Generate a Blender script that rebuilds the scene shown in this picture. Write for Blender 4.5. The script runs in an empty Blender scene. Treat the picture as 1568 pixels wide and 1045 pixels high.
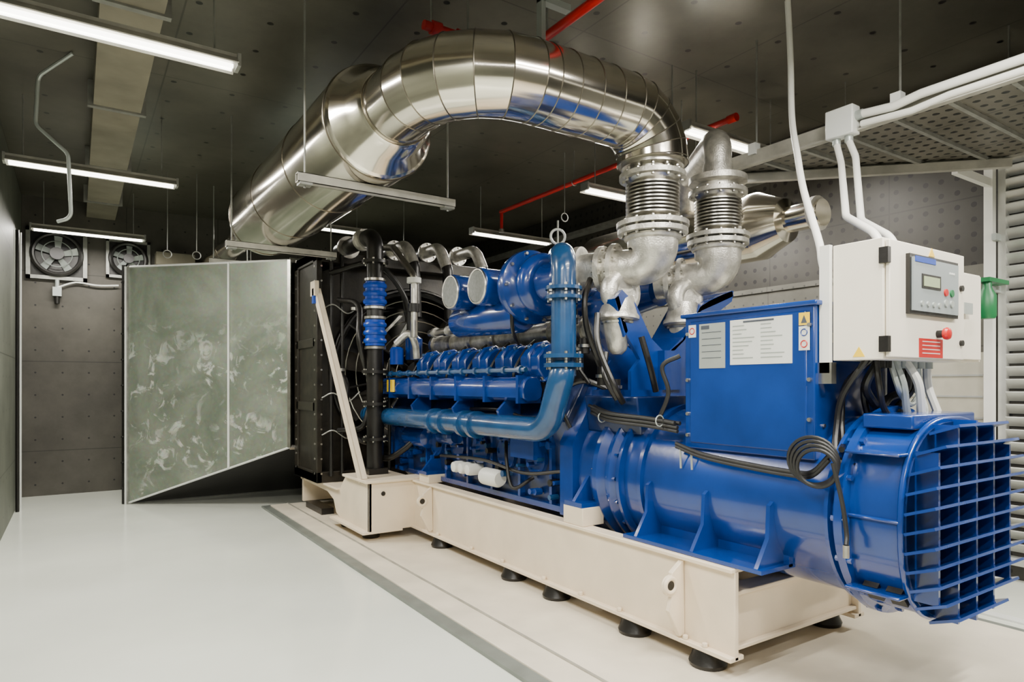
import bpy, math, random
from mathutils import Vector, Matrix
random.seed(4)
V=Vector
# ---------------------------------------------------------------- materials
def newmat(name):
    m=bpy.data.materials.new(name); m.use_nodes=True
    nt=m.node_tree; b=nt.nodes['Principled BSDF']
    return m,nt,b
def N(nt,t,**kw):
    n=nt.nodes.new(t)
    for k,v in kw.items(): setattr(n,k,v)
    return n
def simple(name,col,rough=0.4,metal=0.0,var=0.08,scale=6,bump=0.0,bscale=60,coat=0.0,spec=None,dark=None):
    m,nt,b=newmat(name)
    b.inputs['Roughness'].default_value=rough; b.inputs['Metallic'].default_value=metal
    b.inputs['Coat Weight'].default_value=coat; b.inputs['Coat Roughness'].default_value=.08
    if spec is not None: b.inputs['Specular IOR Level'].default_value=spec
    tc=N(nt,'ShaderNodeTexCoord')
    no=N(nt,'ShaderNodeTexNoise'); no.inputs['Scale'].default_value=scale; no.inputs['Detail'].default_value=5
    nt.links.new(tc.outputs['Object'],no.inputs['Vector'])
    rp=N(nt,'ShaderNodeValToRGB')
    rp.color_ramp.elements[0].position=.3; rp.color_ramp.elements[1].position=.7
    d=dark if dark else tuple(c*(1-var*2) for c in col)
    rp.color_ramp.elements[0].color=(*d,1); rp.color_ramp.elements[1].color=(*[min(1,c*(1+var)) for c in col],1)
    nt.links.new(no.outputs['Fac'],rp.inputs['Fac']); nt.links.new(rp.outputs['Color'],b.inputs['Base Color'])
    if bump>0:
        n2=N(nt,'ShaderNodeTexNoise'); n2.inputs['Scale'].default_value=bscale; n2.inputs['Detail'].default_value=3
        nt.links.new(tc.outputs['Object'],n2.inputs['Vector'])
        bp=N(nt,'ShaderNodeBump'); bp.inputs['Strength'].default_value=bump; bp.inputs['Distance'].default_value=.01
        nt.links.new(n2.outputs['Fac'],bp.inputs['Height']); nt.links.new(bp.outputs['Normal'],b.inputs['Normal'])
    return m
def emis(name,col,s):
    m,nt,b=newmat(name); b.inputs['Base Color'].default_value=(*col,1)
    b.inputs['Emission Color'].default_value=(*col,1); b.inputs['Emission Strength'].default_value=s
    return m
def math_(nt,op,a,b_=None):
    n=N(nt,'ShaderNodeMath',operation=op)
    for i,x in enumerate((a,b_)):
        if x is None: continue
        if isinstance(x,(int,float)): n.inputs[i].default_value=x
        else: nt.links.new(x,n.inputs[i])
    return n.outputs[0]
def dotpanel(name,c1,c2,u,v,su,sv,dot,dotcol,seam_u,seam_v,rough=.5,r=.016,spec=.5,ns=1.5):
    """panel cladding with a grid of fixings and seams; u,v = axis letters"""
    m,nt,b=newmat(name); b.inputs['Roughness'].default_value=rough; b.inputs['Specular IOR Level'].default_value=spec
    tc=N(nt,'ShaderNodeTexCoord'); sp=N(nt,'ShaderNodeSeparateXYZ'); nt.links.new(tc.outputs['Object'],sp.inputs[0])
    U=sp.outputs[u]; W=sp.outputs[v]
    def cell(o,s):
        a=math_(nt,'DIVIDE',o,s); a=math_(nt,'ADD',a,50.0); f=math_(nt,'FRACT',a); f=math_(nt,'SUBTRACT',f,.5)
        return math_(nt,'MULTIPLY',f,s)
    a=cell(U,su); c=cell(W,sv)
    d=math_(nt,'SQRT',math_(nt,'ADD',math_(nt,'MULTIPLY',a,a),math_(nt,'MULTIPLY',c,c)))
    isdot=math_(nt,'LESS_THAN',d,r)
    sa=math_(nt,'LESS_THAN',math_(nt,'ABSOLUTE',cell(U,seam_u)),.006)
    sb=math_(nt,'LESS_THAN',math_(nt,'ABSOLUTE',cell(W,seam_v)),.006)
    mk=math_(nt,'MAXIMUM',isdot,math_(nt,'MULTIPLY',math_(nt,'MAXIMUM',sa,sb),.55))
    no=N(nt,'ShaderNodeTexNoise'); no.inputs['Scale'].default_value=ns; no.inputs['Detail'].default_value=8; no.inputs['Roughness'].default_value=.65
    nt.links.new(tc.outputs['Object'],no.inputs['Vector'])
    rp=N(nt,'ShaderNodeValToRGB'); rp.color_ramp.elements[0].position=.32; rp.color_ramp.elements[1].position=.68
    rp.color_ramp.elements[0].color=(*c1,1); rp.color_ramp.elements[1].color=(*c2,1)
    nt.links.new(no.outputs['Fac'],rp.inputs['Fac'])
    mx=N(nt,'ShaderNodeMixRGB'); nt.links.new(mk,mx.inputs[0]); nt.links.new(rp.outputs['Color'],mx.inputs[1]); mx.inputs[2].default_value=(*dotcol,1)
    nt.links.new(mx.outputs[0],b.inputs['Base Color'])
    bp=N(nt,'ShaderNodeBump'); bp.inputs['Strength'].default_value=.15
    nt.links.new(no.outputs['Fac'],bp.inputs['Height']); nt.links.new(bp.outputs['Normal'],b.inputs['Normal'])
    return m
BLUE=simple('blue_enamel',(0.0008,0.036,0.225),.24,0,.14,3,.04,25,coat=.7)
BLUE2=simple('blue_enamel_dark',(0.0012,0.018,0.10),.34,0,.3,8,.08,40,coat=.3)  # darker, more mottled blue for block, heads and grille backing
BLUEG=simple('blue_grey_pipe_paint',(0.010,0.062,0.175),.25,0,.14,6,.05,40,coat=.5)
CREAM=simple('cream_steel_paint',(.84,.72,.55),.42,0,.04,4,.03,30)
CREAMB=simple('cabinet_cream',(.84,.79,.68),.38,0,.02,4)
WHITE=simple('white_paint',(.80,.80,.75),.4,0,.03,5)
CAST=simple('cast_aluminium',(.68,.66,.60),.38,.75,.2,14,.25,90)
STEEL=simple('insulation_cladding_steel',(.80,.75,.65),.14,1,.05,3,.05,3)
STEELR=simple('brushed_steel',(.60,.58,.53),.30,1,.12,10,.06,60)
SEAM=simple('cladding_seam',(.22,.20,.16),.35,1,.1,10)
GREYM=simple('grey_galv',(.30,.305,.28),.42,.5,.12,12)
GREYL=simple('light_galv',(.46,.45,.40),.4,.35,.12,8)
BLACK=simple('black_paint',(.010,.009,.008),.36,0,.2,8,.1,40)
RUB=simple('black_rubber',(.012,.012,.012),.5,0,.2,8)
DARKM=simple('radiator_dark',(.022,.018,.012),.40,.2,.3,10,.1,40)
RED=simple('red_pipe_paint',(.50,.010,.010),.35,0,.05,4)
YEL=simple('yellow_label',(.9,.60,.01),.5,0,.02,4)
GRN=simple('green_plastic',(.01,.16,.05),.4,0,.05,4)
LCD=simple('lcd_green',(.35,.42,.25),.3,0,.02,4)
PANEL=simple('controller_grey',(.28,.32,.33),.4,0,.03,4)
LABEL=simple('label_white',(.74,.76,.73),.35,0,.03,4)
LABELG=simple('label_grey',(.42,.46,.44),.35,.3,.05,4)
INK=simple('ink',(.06,.07,.09),.6,0,.02,4)
HOSE=simple('blue_silicone_hose',(.003,.05,.38),.32,0,.03,4)
PLINTH=simple('plinth_paint',(.76,.69,.56),.40,0,.08,2.5,.08,30)
CURB=simple('grey_curb_strip',(.20,.22,.20),.4,.2,.1,6)
TUBE=emis('lamp_tube_glow',(1,.97,.88),9)
DISC=simple('filter_grille',(.22,.23,.22),.5,.4,.1,40)
ALU=simple('louvre_aluminium',(.60,.61,.58),.33,.45,.08,6)
def galv():
    m,nt,b=newmat('galvanised_sheet'); tc=N(nt,'ShaderNodeTexCoord')
    n1=N(nt,'ShaderNodeTexNoise'); n1.inputs['Scale'].default_value=1.6; n1.inputs['Detail'].default_value=7; n1.inputs['Distortion'].default_value=1.0
    vo=N(nt,'ShaderNodeTexVoronoi'); vo.inputs['Scale'].default_value=30
    n2=N(nt,'ShaderNodeTexNoise'); n2.inputs['Scale'].default_value=4.6; n2.inputs['Detail'].default_value=5; n2.inputs['Roughness'].default_value=.6; n2.inputs['Distortion'].default_value=1.2
    n3=N(nt,'ShaderNodeTexNoise'); n3.inputs['Scale'].default_value=2.1; n3.inputs['Detail'].default_value=2
    for n in (n1,vo,n2,n3): nt.links.new(tc.outputs['Object'],n.inputs['Vector'])
    r1=N(nt,'ShaderNodeValToRGB'); r1.color_ramp.elements[0].position=.35;r1.color_ramp.elements[1].position=.7
    r1.color_ramp.elements[0].color=(.20,.235,.185,1); r1.color_ramp.elements[1].color=(.34,.38,.31,1)
    nt.links.new(n1.outputs['Fac'],r1.inputs['Fac'])
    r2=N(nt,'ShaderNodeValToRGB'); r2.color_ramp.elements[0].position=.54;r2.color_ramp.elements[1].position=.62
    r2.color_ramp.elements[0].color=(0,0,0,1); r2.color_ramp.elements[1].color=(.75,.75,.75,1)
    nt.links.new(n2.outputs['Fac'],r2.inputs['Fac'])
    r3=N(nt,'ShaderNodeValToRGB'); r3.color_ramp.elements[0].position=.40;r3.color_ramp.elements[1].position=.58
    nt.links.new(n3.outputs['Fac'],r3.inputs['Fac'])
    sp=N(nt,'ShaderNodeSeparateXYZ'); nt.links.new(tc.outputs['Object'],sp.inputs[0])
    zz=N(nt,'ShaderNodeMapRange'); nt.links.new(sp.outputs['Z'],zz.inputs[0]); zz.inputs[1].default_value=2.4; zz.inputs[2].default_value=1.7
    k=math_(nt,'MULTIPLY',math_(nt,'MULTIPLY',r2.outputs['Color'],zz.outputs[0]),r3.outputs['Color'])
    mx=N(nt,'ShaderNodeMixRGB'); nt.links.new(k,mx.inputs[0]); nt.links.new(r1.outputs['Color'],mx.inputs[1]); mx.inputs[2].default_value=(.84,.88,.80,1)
    mv=N(nt,'ShaderNodeMixRGB',blend_type='MULTIPLY'); mv.inputs[0].default_value=.12
    nt.links.new(mx.outputs[0],mv.inputs[1]); nt.links.new(vo.outputs['Color'],mv.inputs[2])
    nt.links.new(mv.outputs[0],b.inputs['Base Color']); b.inputs['Metallic'].default_value=.4; b.inputs['Roughness'].default_value=.33
    return m
GALV=galv()
FLOOR=simple('epoxy_floor',(.735,.765,.68),.16,0,.06,.7,.02,8)
CEIL=dotpanel('ceiling_panels',(.048,.045,.034),(.112,.106,.083),0,1,.45,.45,0,(.004,.004,.003),1.2,2.4,.30,.022,ns=1.1)
WBACK=dotpanel('wall_back_panels',(.045,.041,.033),(.085,.078,.064),0,2,.3,.3,0,(.005,.005,.005),1.2,1.2,.6,.012)
WLEFT=dotpanel('wall_left_panels',(.09,.097,.078),(.15,.16,.13),1,2,.35,.35,0,(.01,.01,.01),1.2,1.2,.5,.013)
WRIGHT=dotpanel('wall_right_panels',(.022,.020,.016),(.045,.042,.035),1,2,.12,.12,0,(.002,.002,.002),1.2,1.2,.45,.022)
CONC=dotpanel('lower_wall_acoustic_panel',(.10,.097,.082),(.17,.165,.14),1,2,.12,.12,0,(.05,.05,.045),1.2,1.2,.6,.010)
TRAYM=dotpanel('perforated_tray',(.085,.08,.062),(.14,.132,.108),0,1,.10,.07,0,(.004,.004,.004),.6,5,.36,.020)
# ---------------------------------------------------------------- geometry builder
class Thing:
    def __init__(s,name,single=False,parent=None): s.name=name; s.parts={}; s.single=single; s.par=parent
    def g(s,part):
        return s.parts.setdefault(part,dict(v=[],f=[],m=[],mats=[],bev=0))
    def add(s,part,vs,fs,mat):
        p=s.g(part); o=len(p['v'])
        if mat not in p['mats']: p['mats'].append(mat)
        mi=p['mats'].index(mat)
        p['v']+= [tuple(v) for v in vs]
        for f in fs: p['f'].append([i+o for i in f]); p['m'].append(mi)
    def bev(s,part,w): s.g(part)['bev']=w
    def box(s,part,a,b,mat,M=None):
        x0,y0,z0=[min(a[i],b[i]) for i in range(3)]; x1,y1,z1=[max(a[i],b[i]) for i in range(3)]
        vs=[V(q) for q in((x0,y0,z0),(x1,y0,z0),(x1,y1,z0),(x0,y1,z0),(x0,y0,z1),(x1,y0,z1),(x1,y1,z1),(x0,y1,z1))]
        if M: vs=[M@q for q in vs]
        s.add(part,vs,[(0,3,2,1),(4,5,6,7),(0,1,5,4),(1,2,6,5),(2,3,7,6),(3,0,4,7)],mat)
    def prism(s,part,pts,vec,mat):
        pts=[V(p) for p in pts]; vec=V(vec); n=len(pts)
        nrm=V((0,0,0))
        for i in range(n): nrm+= pts[i].cross(pts[(i+1)%n])
        if nrm.dot(vec)>0: pts=pts[::-1]
        vs=pts+[p+vec for p in pts]
        fs=[tuple(range(n)),tuple(range(2*n-1,n-1,-1))]
        for i in range(n):
            j=(i+1)%n; fs.append((j,i,n+i,n+j))
        s.add(part,vs,fs,mat)
    def lathe(s,part,org,ax,prof,mat,n=28,caps=True):
        org=V(org); ax=V(ax).normalized()
        ref=V((0,0,1)) if abs(ax.z)<.9 else V((1,0,0))
        e1=ax.cross(ref).normalized(); e2=ax.cross(e1).normalized()
        vs=[];fs=[]
        for t,r in prof:
            for k in range(n):
                a=2*math.pi*k/n
                vs.append(org+ax*t+e1*math.cos(a)*r+e2*math.sin(a)*r)
        for i in range(len(prof)-1):
            for k in range(n):
                k2=(k+1)%n; fs.append((i*n+k,i*n+k2,(i+1)*n+k2,(i+1)*n+k))
        if caps:
            fs.append(tuple(range(n-1,-1,-1))); L=(len(prof)-1)*n; fs.append(tuple(range(L,L+n)))
        s.add(part,vs,fs,mat)
    def cyl(s,part,p0,p1,r,mat,r1=None,n=20):
        p0=V(p0);p1=V(p1); d=p1-p0
        s.lathe(part,p0,d,[(0,r),(d.length,r if r1 is None else r1)],mat,n)
    def rings(s,path,r,n):
        P=[V(p) for p in path]; m=len(P); T=[]
        for i in range(m):
            a=(P[i]-P[i-1]).normalized() if i>0 else None
            b=(P[i+1]-P[i]).normalized() if i<m-1 else None
            T.append(((a or b)+(b or a)).normalized())
        ref=V((0,0,1)) if abs(T[0].z)<.9 else V((1,0,0))
        e=T[0].cross(ref).normalized(); out=[]
        for i in range(m):
            e=(e-T[i]*e.dot(T[i])).normalized(); f=T[i].cross(e)
            rr=r[i] if isinstance(r,(list,tuple)) else r
            out.append([P[i]+e*math.cos(2*math.pi*k/n)*rr+f*math.sin(2*math.pi*k/n)*rr for k in range(n)])
        return out,T,P
    def tube(s,part,path,r,mat,n=12,seg=False,caps=True):
        R,T,P=s.rings(path,r,n); m=len(R)
        if not seg:
            vs=[v for q in R for v in q]; fs=[]
            for i in range(m-1):
                for k in range(n):
                    k2=(k+1)%n; fs.append((i*n+k,i*n+k2,(i+1)*n+k2,(i+1)*n+k))
            if caps: fs.append(tuple(range(n-1,-1,-1))); fs.append(tuple(range((m-1)*n,m*n)))
            s.add(part,vs,fs,mat)
        else:
            for i in range(m-1):
                s.add(part,R[i]+R[i+1],[(k,(k+1)%n,n+(k+1)%n,n+k) for k in range(n)],mat)
            if caps:
                s.add(part,R[0],[tuple(range(n-1,-1,-1))],mat); s.add(part,R[-1],[tuple(range(n))],mat)
    def torus(s,part,c,ax,R,r,mat,n=32,k=8):
        c=V(c);ax=V(ax).normalized(); ref=V((0,0,1)) if abs(ax.z)<.9 else V((1,0,0))
        e1=ax.cross(ref).normalized(); e2=ax.cross(e1); vs=[];fs=[]
        for i in range(n):
            a=2*math.pi*i/n; d=e1*math.cos(a)+e2*math.sin(a)
            for j in range(k):
                b=2*math.pi*j/k; vs.append(c+d*(R+r*math.cos(b))+ax*r*math.sin(b))
        for i in range(n):
            for j in range(k):
                fs.append((i*k+j,((i+1)%n)*k+j,((i+1)%n)*k+(j+1)%k,i*k+(j+1)%k))
        s.add(part,vs,fs,mat)
    def flange(s,part,c,ax,r,th,mat,bolts=8,bm=None,br=None):
        c=V(c); ax=V(ax).normalized()
        s.cyl(part,c-ax*th/2,c+ax*th/2,r,mat,n=28)
        ref=V((0,0,1)) if abs(ax.z)<.9 else V((1,0,0))
        e1=ax.cross(ref).normalized(); e2=ax.cross(e1)
        for i in range(bolts):
            a=2*math.pi*(i+.5)/bolts; q=c+(e1*math.cos(a)+e2*math.sin(a))*r*.86
            s.cyl(part,q-ax*(th*.5+.015),q+ax*(th*.5+.015),br or .011,bm or STEELR,n=6)
    def done(s):
        obs=[]
        for pn,p in s.parts.items():
            nm=s.name if (s.single and len(s.parts)==1) else pn
            me=bpy.data.meshes.new(nm); me.from_pydata(p['v'],[],p['f'])
            for m in p['mats']: me.materials.append(m)
            me.polygons.foreach_set('material_index',p['m'])
            me.polygons.foreach_set('use_smooth',[True]*len(p['f']))
            me.update(); me.set_sharp_from_angle(angle=math.radians(38))
            o=bpy.data.objects.new(nm,me); bpy.context.collection.objects.link(o)
            if p['bev']:
                b=o.modifiers.new('bevel','BEVEL'); b.width=p['bev']; b.segments=2; b.limit_method='ANGLE'; b.angle_limit=math.radians(50)
            obs.append(o)
        if s.single and len(obs)==1: return obs[0]
        e=bpy.data.objects.new(s.name,None); bpy.context.collection.objects.link(e)
        for o in obs: o.parent=e
        if s.par: e.parent=s.par
        return e
def fillet(pts,rad,seg=6):
    P=[V(p) for p in pts]; out=[P[0]]
    for i in range(1,len(P)-1):
        a=P[i-1]-P[i]; b=P[i+1]-P[i]; la,lb=a.length,b.length; a.normalize(); b.normalize()
        ang=a.angle(b)
        if ang>3.1: out.append(P[i]); continue
        t=min(rad/math.tan(ang/2),la*.49,lb*.49); rr=t*math.tan(ang/2)
        c=P[i]+(a+b).normalized()*(rr/math.sin(ang/2))
        s0=P[i]+a*t-c; s1=P[i]+b*t-c; tot=s0.angle(s1); ax=s0.cross(s1).normalized()
        for k in range(seg+1):
            out.append(c+Matrix.Rotation(tot*k/seg,3,ax)@s0)
    out.append(P[-1]); return out
def smoothp(pts,k=6):
    P=[V(p) for p in pts]; P=[P[0]*2-P[1]]+P+[P[-1]*2-P[-2]]; out=[]
    for i in range(1,len(P)-2):
        for j in range(k):
            t=j/k; a,b,c,d=P[i-1:i+3]
            out.append(.5*((2*b)+(c-a)*t+(2*a-5*b+4*c-d)*t*t+(3*b-a-3*c+d)*t**3))
    out.append(P[-2]); return out
# ---------------------------------------------------------------- room
H=4.0; XL,XR,YF,YB=-.6,6.0,-3.0,10.8
def slab(name,a,b,mat):
    t=Thing(name,True); t.box(name,a,b,mat); return t.done()
slab('floor',(XL-.2,YF-.2,-.1),(XR+.2,YB+.2,0),FLOOR)
slab('ceiling',(XL-.2,YF-.2,H),(XR+.2,YB+.2,H+.15),CEIL)
slab('wall_left',(XL-.2,YF-.2,0),(XL,YB+.2,H),WLEFT)
slab('wall_back',(XL,YB,0),(XR,YB+.2,H),WBACK)
slab('wall_right',(XR,YF-.2,0),(XR+.2,YB+.2,H),WRIGHT)
slab('wall_front',(XL,YF-.2,0),(XR,YF,H),WLEFT)
t=Thing('machine_plinth')
t.box('curb',(1.87,-2.9,0),(1.96,8.3,.022),CURB); t.box('curb',(4.68,-2.9,0),(4.75,8.3,.022),CURB); t.box('curb',(1.96,8.24,0),(4.68,8.3,.022),CURB)
t.box('slab',(1.96,-2.9,0),(2.17,8.24,.034),PLINTH); t.box('slab',(2.18,-2.9,0),(4.68,8.24,.030),PLINTH)
t.box('slab',(2.168,-2.9,.001),(2.184,8.24,.026),DARKM)
t.box('edge_angle',(2.155,-2.9,.03),(2.17,8.24,.042),GREYL)
t.bev('slab',.006); t.done()
PZ=.030
# ---------------------------------------------------------------- generator
GEN=bpy.data.objects.new('diesel_generator',None); bpy.context.collection.objects.link(GEN)
t=Thing('base_frame',parent=GEN)
for X,o in ((2.70,1),(3.90,-1)):
    t.box('side_rails',(X+.02*o,2.1,.12),(X+.05*o,5.85,.57),CREAM)
    t.box('side_rails',(X-.01*o,2.1,.56),(X+.09*o,5.85,.582),CREAM)
    t.box('side_rails',(X-.015*o,2.1,.118),(X+.09*o,5.85,.142),CREAM)
t.box('cross_members',(2.76,2.14,.18),(3.85,2.16,.45),CREAM); t.box('cross_members',(2.76,2.11,.165),(3.85,2.27,.185),CREAM); t.box('cross_members',(2.76,2.11,.44),(3.85,2.23,.46),CREAM)
for y in (3.4,4.6,5.6): t.box('cross_members',(2.76,y,.16),(3.85,y+.12,.42),CREAM)
prof=[(5.8,.12),(5.8,.58),(6.42,.58),(6.52,.50),(6.6,.42),(8.0,.42),(8.02,.36),(7.0,.34),(6.8,.28),(6.72,.16),(6.5,.10)]
t.prism('outrigger',[(2.26,y,z) for y,z in prof],(.03,0,0),CREAM)
t.prism('outrigger',[(4.32,y,z) for y,z in prof],(.03,0,0),CREAM)
t.box('outrigger',(2.26,5.8,.12),(4.35,5.83,.58),CREAM)
t.box('outrigger',(2.22,5.77,.575),(2.72,6.42,.60),CREAM); t.box('outrigger',(2.72,5.77,.575),(4.39,6.0,.60),CREAM)
t.box('outrigger',(2.22,6.6,.41),(4.39,8.0,.43),CREAM)
t.box('outrigger',(2.26,7.9,.10),(4.35,7.95,.41),CREAM)
t.box('outrigger',(2.20,5.8,.10),(2.6,6.75,.125),CREAM)
t.cyl('outrigger',(2.40,5.79,.47),(2.40,5.80,.47),.022,BLACK)
S0=V((2.23,5.95,.58)); S1=V((2.13,7.05,2.5))
ax=(S1-S0).normalized(); sd=V((1,0,0)); fr=ax.cross(sd).normalized()
w=.05
t.prism('struts',[S0+fr*w,S0-fr*w,S1-fr*w,S1+fr*w],(.012,0,0),CREAM)
t.prism('struts',[S0-fr*w,S0-fr*(w-.012),S1-fr*(w-.012),S1-fr*w],(.06,0,0),CREAM)
t.box('struts',(2.11,6.97,2.44),(2.16,7.12,2.6),CREAM)
for y in (2.42,5.4):
    pts=[]
    for k in range(9):
        a=math.pi*(k/8)-math.pi/2
        pts.append((2.62-.055*math.cos(a),y,.43+.055*math.sin(a)))
    t.prism('lifting_eyes',[(2.72,y,.16),(2.71,y,.56),(2.62,y,.50)]+pts[::-1]+[(2.60,y,.30),(2.68,y,.15)],(0,.03,0),CREAM)
    t.torus('lifting_eyes',(2.612,y+.005,.435),(0,1,0),.038,.014,CREAM,20,6)
    t.cyl('lifting_eyes',(2.612,y-.002,.435),(2.612,y+.032,.435),.026,BLACK,n=16)
for y in (2.2,2.33,2.84,3.2,3.6,4.13,4.6,5.2): t.cyl('bolts',(2.70,y+.07,.142),(2.70,y+.07,.165),.016,CREAM,n=6)
for x in (2.70,3.72):
    t.box('mount_pads',(x,3.25,.582),(x+.18,3.45,.70),CREAM); t.box('mount_pads',(x,5.45,.582),(x+.18,5.65,.66),CREAM)
for p in list(t.parts): t.bev(p,.004)
for x in (2.76,3.83):
    for y in (2.30,2.84,3.6,4.13,5.3):
        t.lathe('vibration_mounts',(x,y,PZ),(0,0,1),[(0,.095),(.02,.10),(.05,.085),(.088,.075)],BLACK,24)
for x in (2.36,4.2):
    for y in (6.0,6.6): t.lathe('vibration_mounts',(x,y,PZ),(0,0,1),[(0,.08),(.02,.085),(.05,.07),(.07,.07)],BLACK,20)
    t.box('vibration_mounts',(x-.07,7.3,PZ),(x+.07,7.9,.10),BLACK)
t.done()
# ---- alternator
CX,CZ=3.3,.90
t=Thing('alternator',parent=GEN)
t.lathe('barrel',(CX,1.62,CZ),(0,1,0),[(0,.44),(1.2,.44),(1.27,.46),(1.40,.46),(1.42,.435),(1.55,.43),(1.62,.50),(1.66,.50)],BLUE,64)
for y,r,w in ((1.60,.495,.05),(1.68,.47,.03),(2.86,.475,.04),(3.02,.50,.035),(3.07,.47,.03)):
    t.lathe('rings',(CX,y,CZ),(0,1,0),[(0,r-.02),(.006,r),(w-.006,r),(w,r-.02)],BLUE,64)
for k in range(16):
    a=2*math.pi*k/16; t.cyl('rings',(CX+.48*math.cos(a),1.585,CZ+.48*math.sin(a)),(CX+.48*math.cos(a),1.66,CZ+.48*math.sin(a)),.014,BLUE,n=6)
def sup(R,n=2.7,m=48,yy=0):
    out=[]
    for k in range(m):
        a=2*math.pi*k/m; c,s_=math.cos(a),math.sin(a)
        out.append((CX+R*abs(c)**(2/n)*(1 if c>=0 else -1),yy,CZ+R*abs(s_)**(2/n)*(1 if s_>=0 else -1)))
    return out
t.prism('end_bell',sup(.44,2.5,48,1.38),(0,.24,0),BLUE)
t.prism('end_bell',sup(.455,2.5,48,1.37),(0,.025,0),BLUE)
t.box('end_bell',(CX-.30,1.40,CZ+.40),(CX+.30,1.62,CZ+.465),BLUE)
for z in (CZ-.30,CZ+.02,CZ+.30):
    t.box('end_bell',(CX-.455,1.38,z-.008),(CX+.455,1.62,z+.008),BLUE)
t.bev('end_bell',.008)
for y in (1.43,1.53):
    M=Matrix.Translation((CX-.345,y,CZ-.30))@Matrix.Rotation(math.radians(-42),4,'Y')
    t.box('vent_openings',(-.035,-.03,-.045),(.03,.035,.045),BLACK,M)
t.prism('grille_backing',sup(.43,2.5,48,1.366),(0,.01,0),BLUE2)
R=.44
def hw(z,R=R,n=2.5): return R*(max(0,1-abs(z/R)**n))**(1/n)
for i in range(11):
    z=-R+.035+i*(2*R-.07)/10; w=hw(z)+.03
    M=Matrix.Translation((CX,1.30,CZ+z))@Matrix.Rotation(math.radians(-20),4,'X')
    t.prism('end_grille',[M@V((-w,.06,-.006)),M@V((-w+.01,-.06,-.006)),M@V((w-.01,-.06,-.006)),M@V((w,.06,-.006))],M.to_3x3()@V((0,0,.012)),BLUE)
for i in range(5):
    x=-R+.09+i*(2*R-.18)/4; h=hw(x)
    t.box('end_grille',(CX+x-.008,1.275,CZ-h),(CX+x+.008,1.37,CZ+h),BLUE)
for sx in (-1,1):
    t.box('feet',(CX+sx*.28,1.95,.585),(CX+sx*.58,2.9,.605),BLUE)
    t.box('feet',(CX+sx*.33,1.95,.59),(CX+sx*.36,2.9,.68),BLUE)
    for y in (1.98,2.38,2.8):
        t.prism('feet',[(CX+sx*.57,y,.60),(CX+sx*.26,y,.60),(CX+sx*.38,y,.80),(CX+sx*.44,y,.92),(CX+sx*.47,y,.90),(CX+sx*.48,y,.74)],(0,.022,0),BLUE)
for y,z in ((2.58,1.0),(2.50,1.0)):
    t.cyl('grease_lines',(CX-.435,y,z+.02),(CX-.44,y,z+.13),.006,LABELG,n=6)
t.prism('warning_label',[(CX-.475,3.25,.94),(CX-.475,3.31,.94),(CX-.468,3.28,.99)],(.004,0,0),YEL)
t.done()
t=Thing('terminal_box',parent=GEN)
t.box('box',(2.9,1.79,1.137),(3.72,2.58,1.875),BLUE)
t.box('box',(2.88,1.77,1.872),(3.74,2.60,1.895),BLUE)
t.box('box',(2.893,1.83,1.17),(2.905,2.54,1.85),BLUE)
t.bev('box',.006)
t.prism('saddle',[(2.97,1.85,1.0),(2.97,1.85,1.14),(3.63,1.85,1.14),(3.63,1.85,1.0)],(0,.65,0),BLUE)
for z in (1.21,1.33,1.52,1.78):
    t.cyl('bolts',(2.885,1.812,z),(2.90,1.812,z),.010,STEELR,n=8)
    t.cyl('bolts',(2.885,2.555,z),(2.90,2.555,z),.010,STEELR,n=8)
for z in (1.3,1.55,1.75): t.cyl('bolts',(2.97,1.78,z),(2.97,1.79,z),.009,STEELR,n=8)
t.box('plates',(2.889,2.296,1.585),(2.893,2.469,1.83),LABELG)
t.box('plates',(2.889,1.901,1.60),(2.893,2.262,1.835),LABEL)
for i in range(9):
    z=1.80-i*.021
    for j in range(2):
        y1=2.245-j*.17; t.box('plates',(2.8875,y1-.05-random.random()*.09,z),(2.889,y1,z+.005),LABELG)
t.box('plates',(2.8875,2.0,1.817),(2.889,2.18,1.826),INK)
for i in range(5): t.box('plates',(2.8875,2.32,1.78-i*.035),(2.889,2.45,1.783-i*.035),INK)
t.box('plates',(2.8875,2.40,1.80),(2.889,2.455,1.82),INK)
t.box('stickers',(2.889,1.81,1.78),(2.893,1.865,1.84),YEL); t.prism('stickers',[(2.888,1.822,1.79),(2.888,1.853,1.79),(2.888,1.8375,1.828)],(.001,0,0),INK)
t.box('stickers',(2.889,1.81,1.66),(2.893,1.865,1.775),LABEL); t.torus('stickers',(2.888,1.8375,1.745),(1,0,0),.016,.003,BLUE,16,4); t.torus('stickers',(2.888,1.8375,1.69),(1,0,0),.016,.003,RED,16,4)
t.box('stickers',(2.889,2.495,1.76),(2.893,2.545,1.83),LABEL); t.torus('stickers',(2.888,2.52,1.795),(1,0,0),.017,.003,RED,16,4)
t.done()
# control cabinet
t=Thing('generator_control_panel')
t.box('cabinet',(2.95,1.50,1.608),(3.69,1.73,2.145),CREAMB)
t.box('cabinet',(2.962,1.478,1.618),(3.68,1.497,2.135),CREAMB)
t.box('cabinet',(3.70,1.60,1.62),(4.18,1.88,2.10),CREAMB)
t.box('cabinet',(3.715,1.59,1.63),(4.165,1.598,2.09),CREAMB)
t.bev('cabinet',.006)
t.box('hinges',(2.94,1.475,2.03),(2.966,1.515,2.10),BLACK); t.box('hinges',(2.94,1.475,1.64),(2.966,1.515,1.71),BLACK)
Y=1.478
t.box('controller',(3.10,Y-.018,1.815),(3.57,Y,2.085),BLACK); t.box('controller',(3.115,Y-.026,1.83),(3.555,Y-.018,2.07),PANEL)
t.box('controller',(3.19,Y-.029,1.935),(3.37,Y-.026,2.0),BLACK); t.box('controller',(3.205,Y-.031,1.945),(3.355,Y-.029,1.99),LCD)
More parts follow.
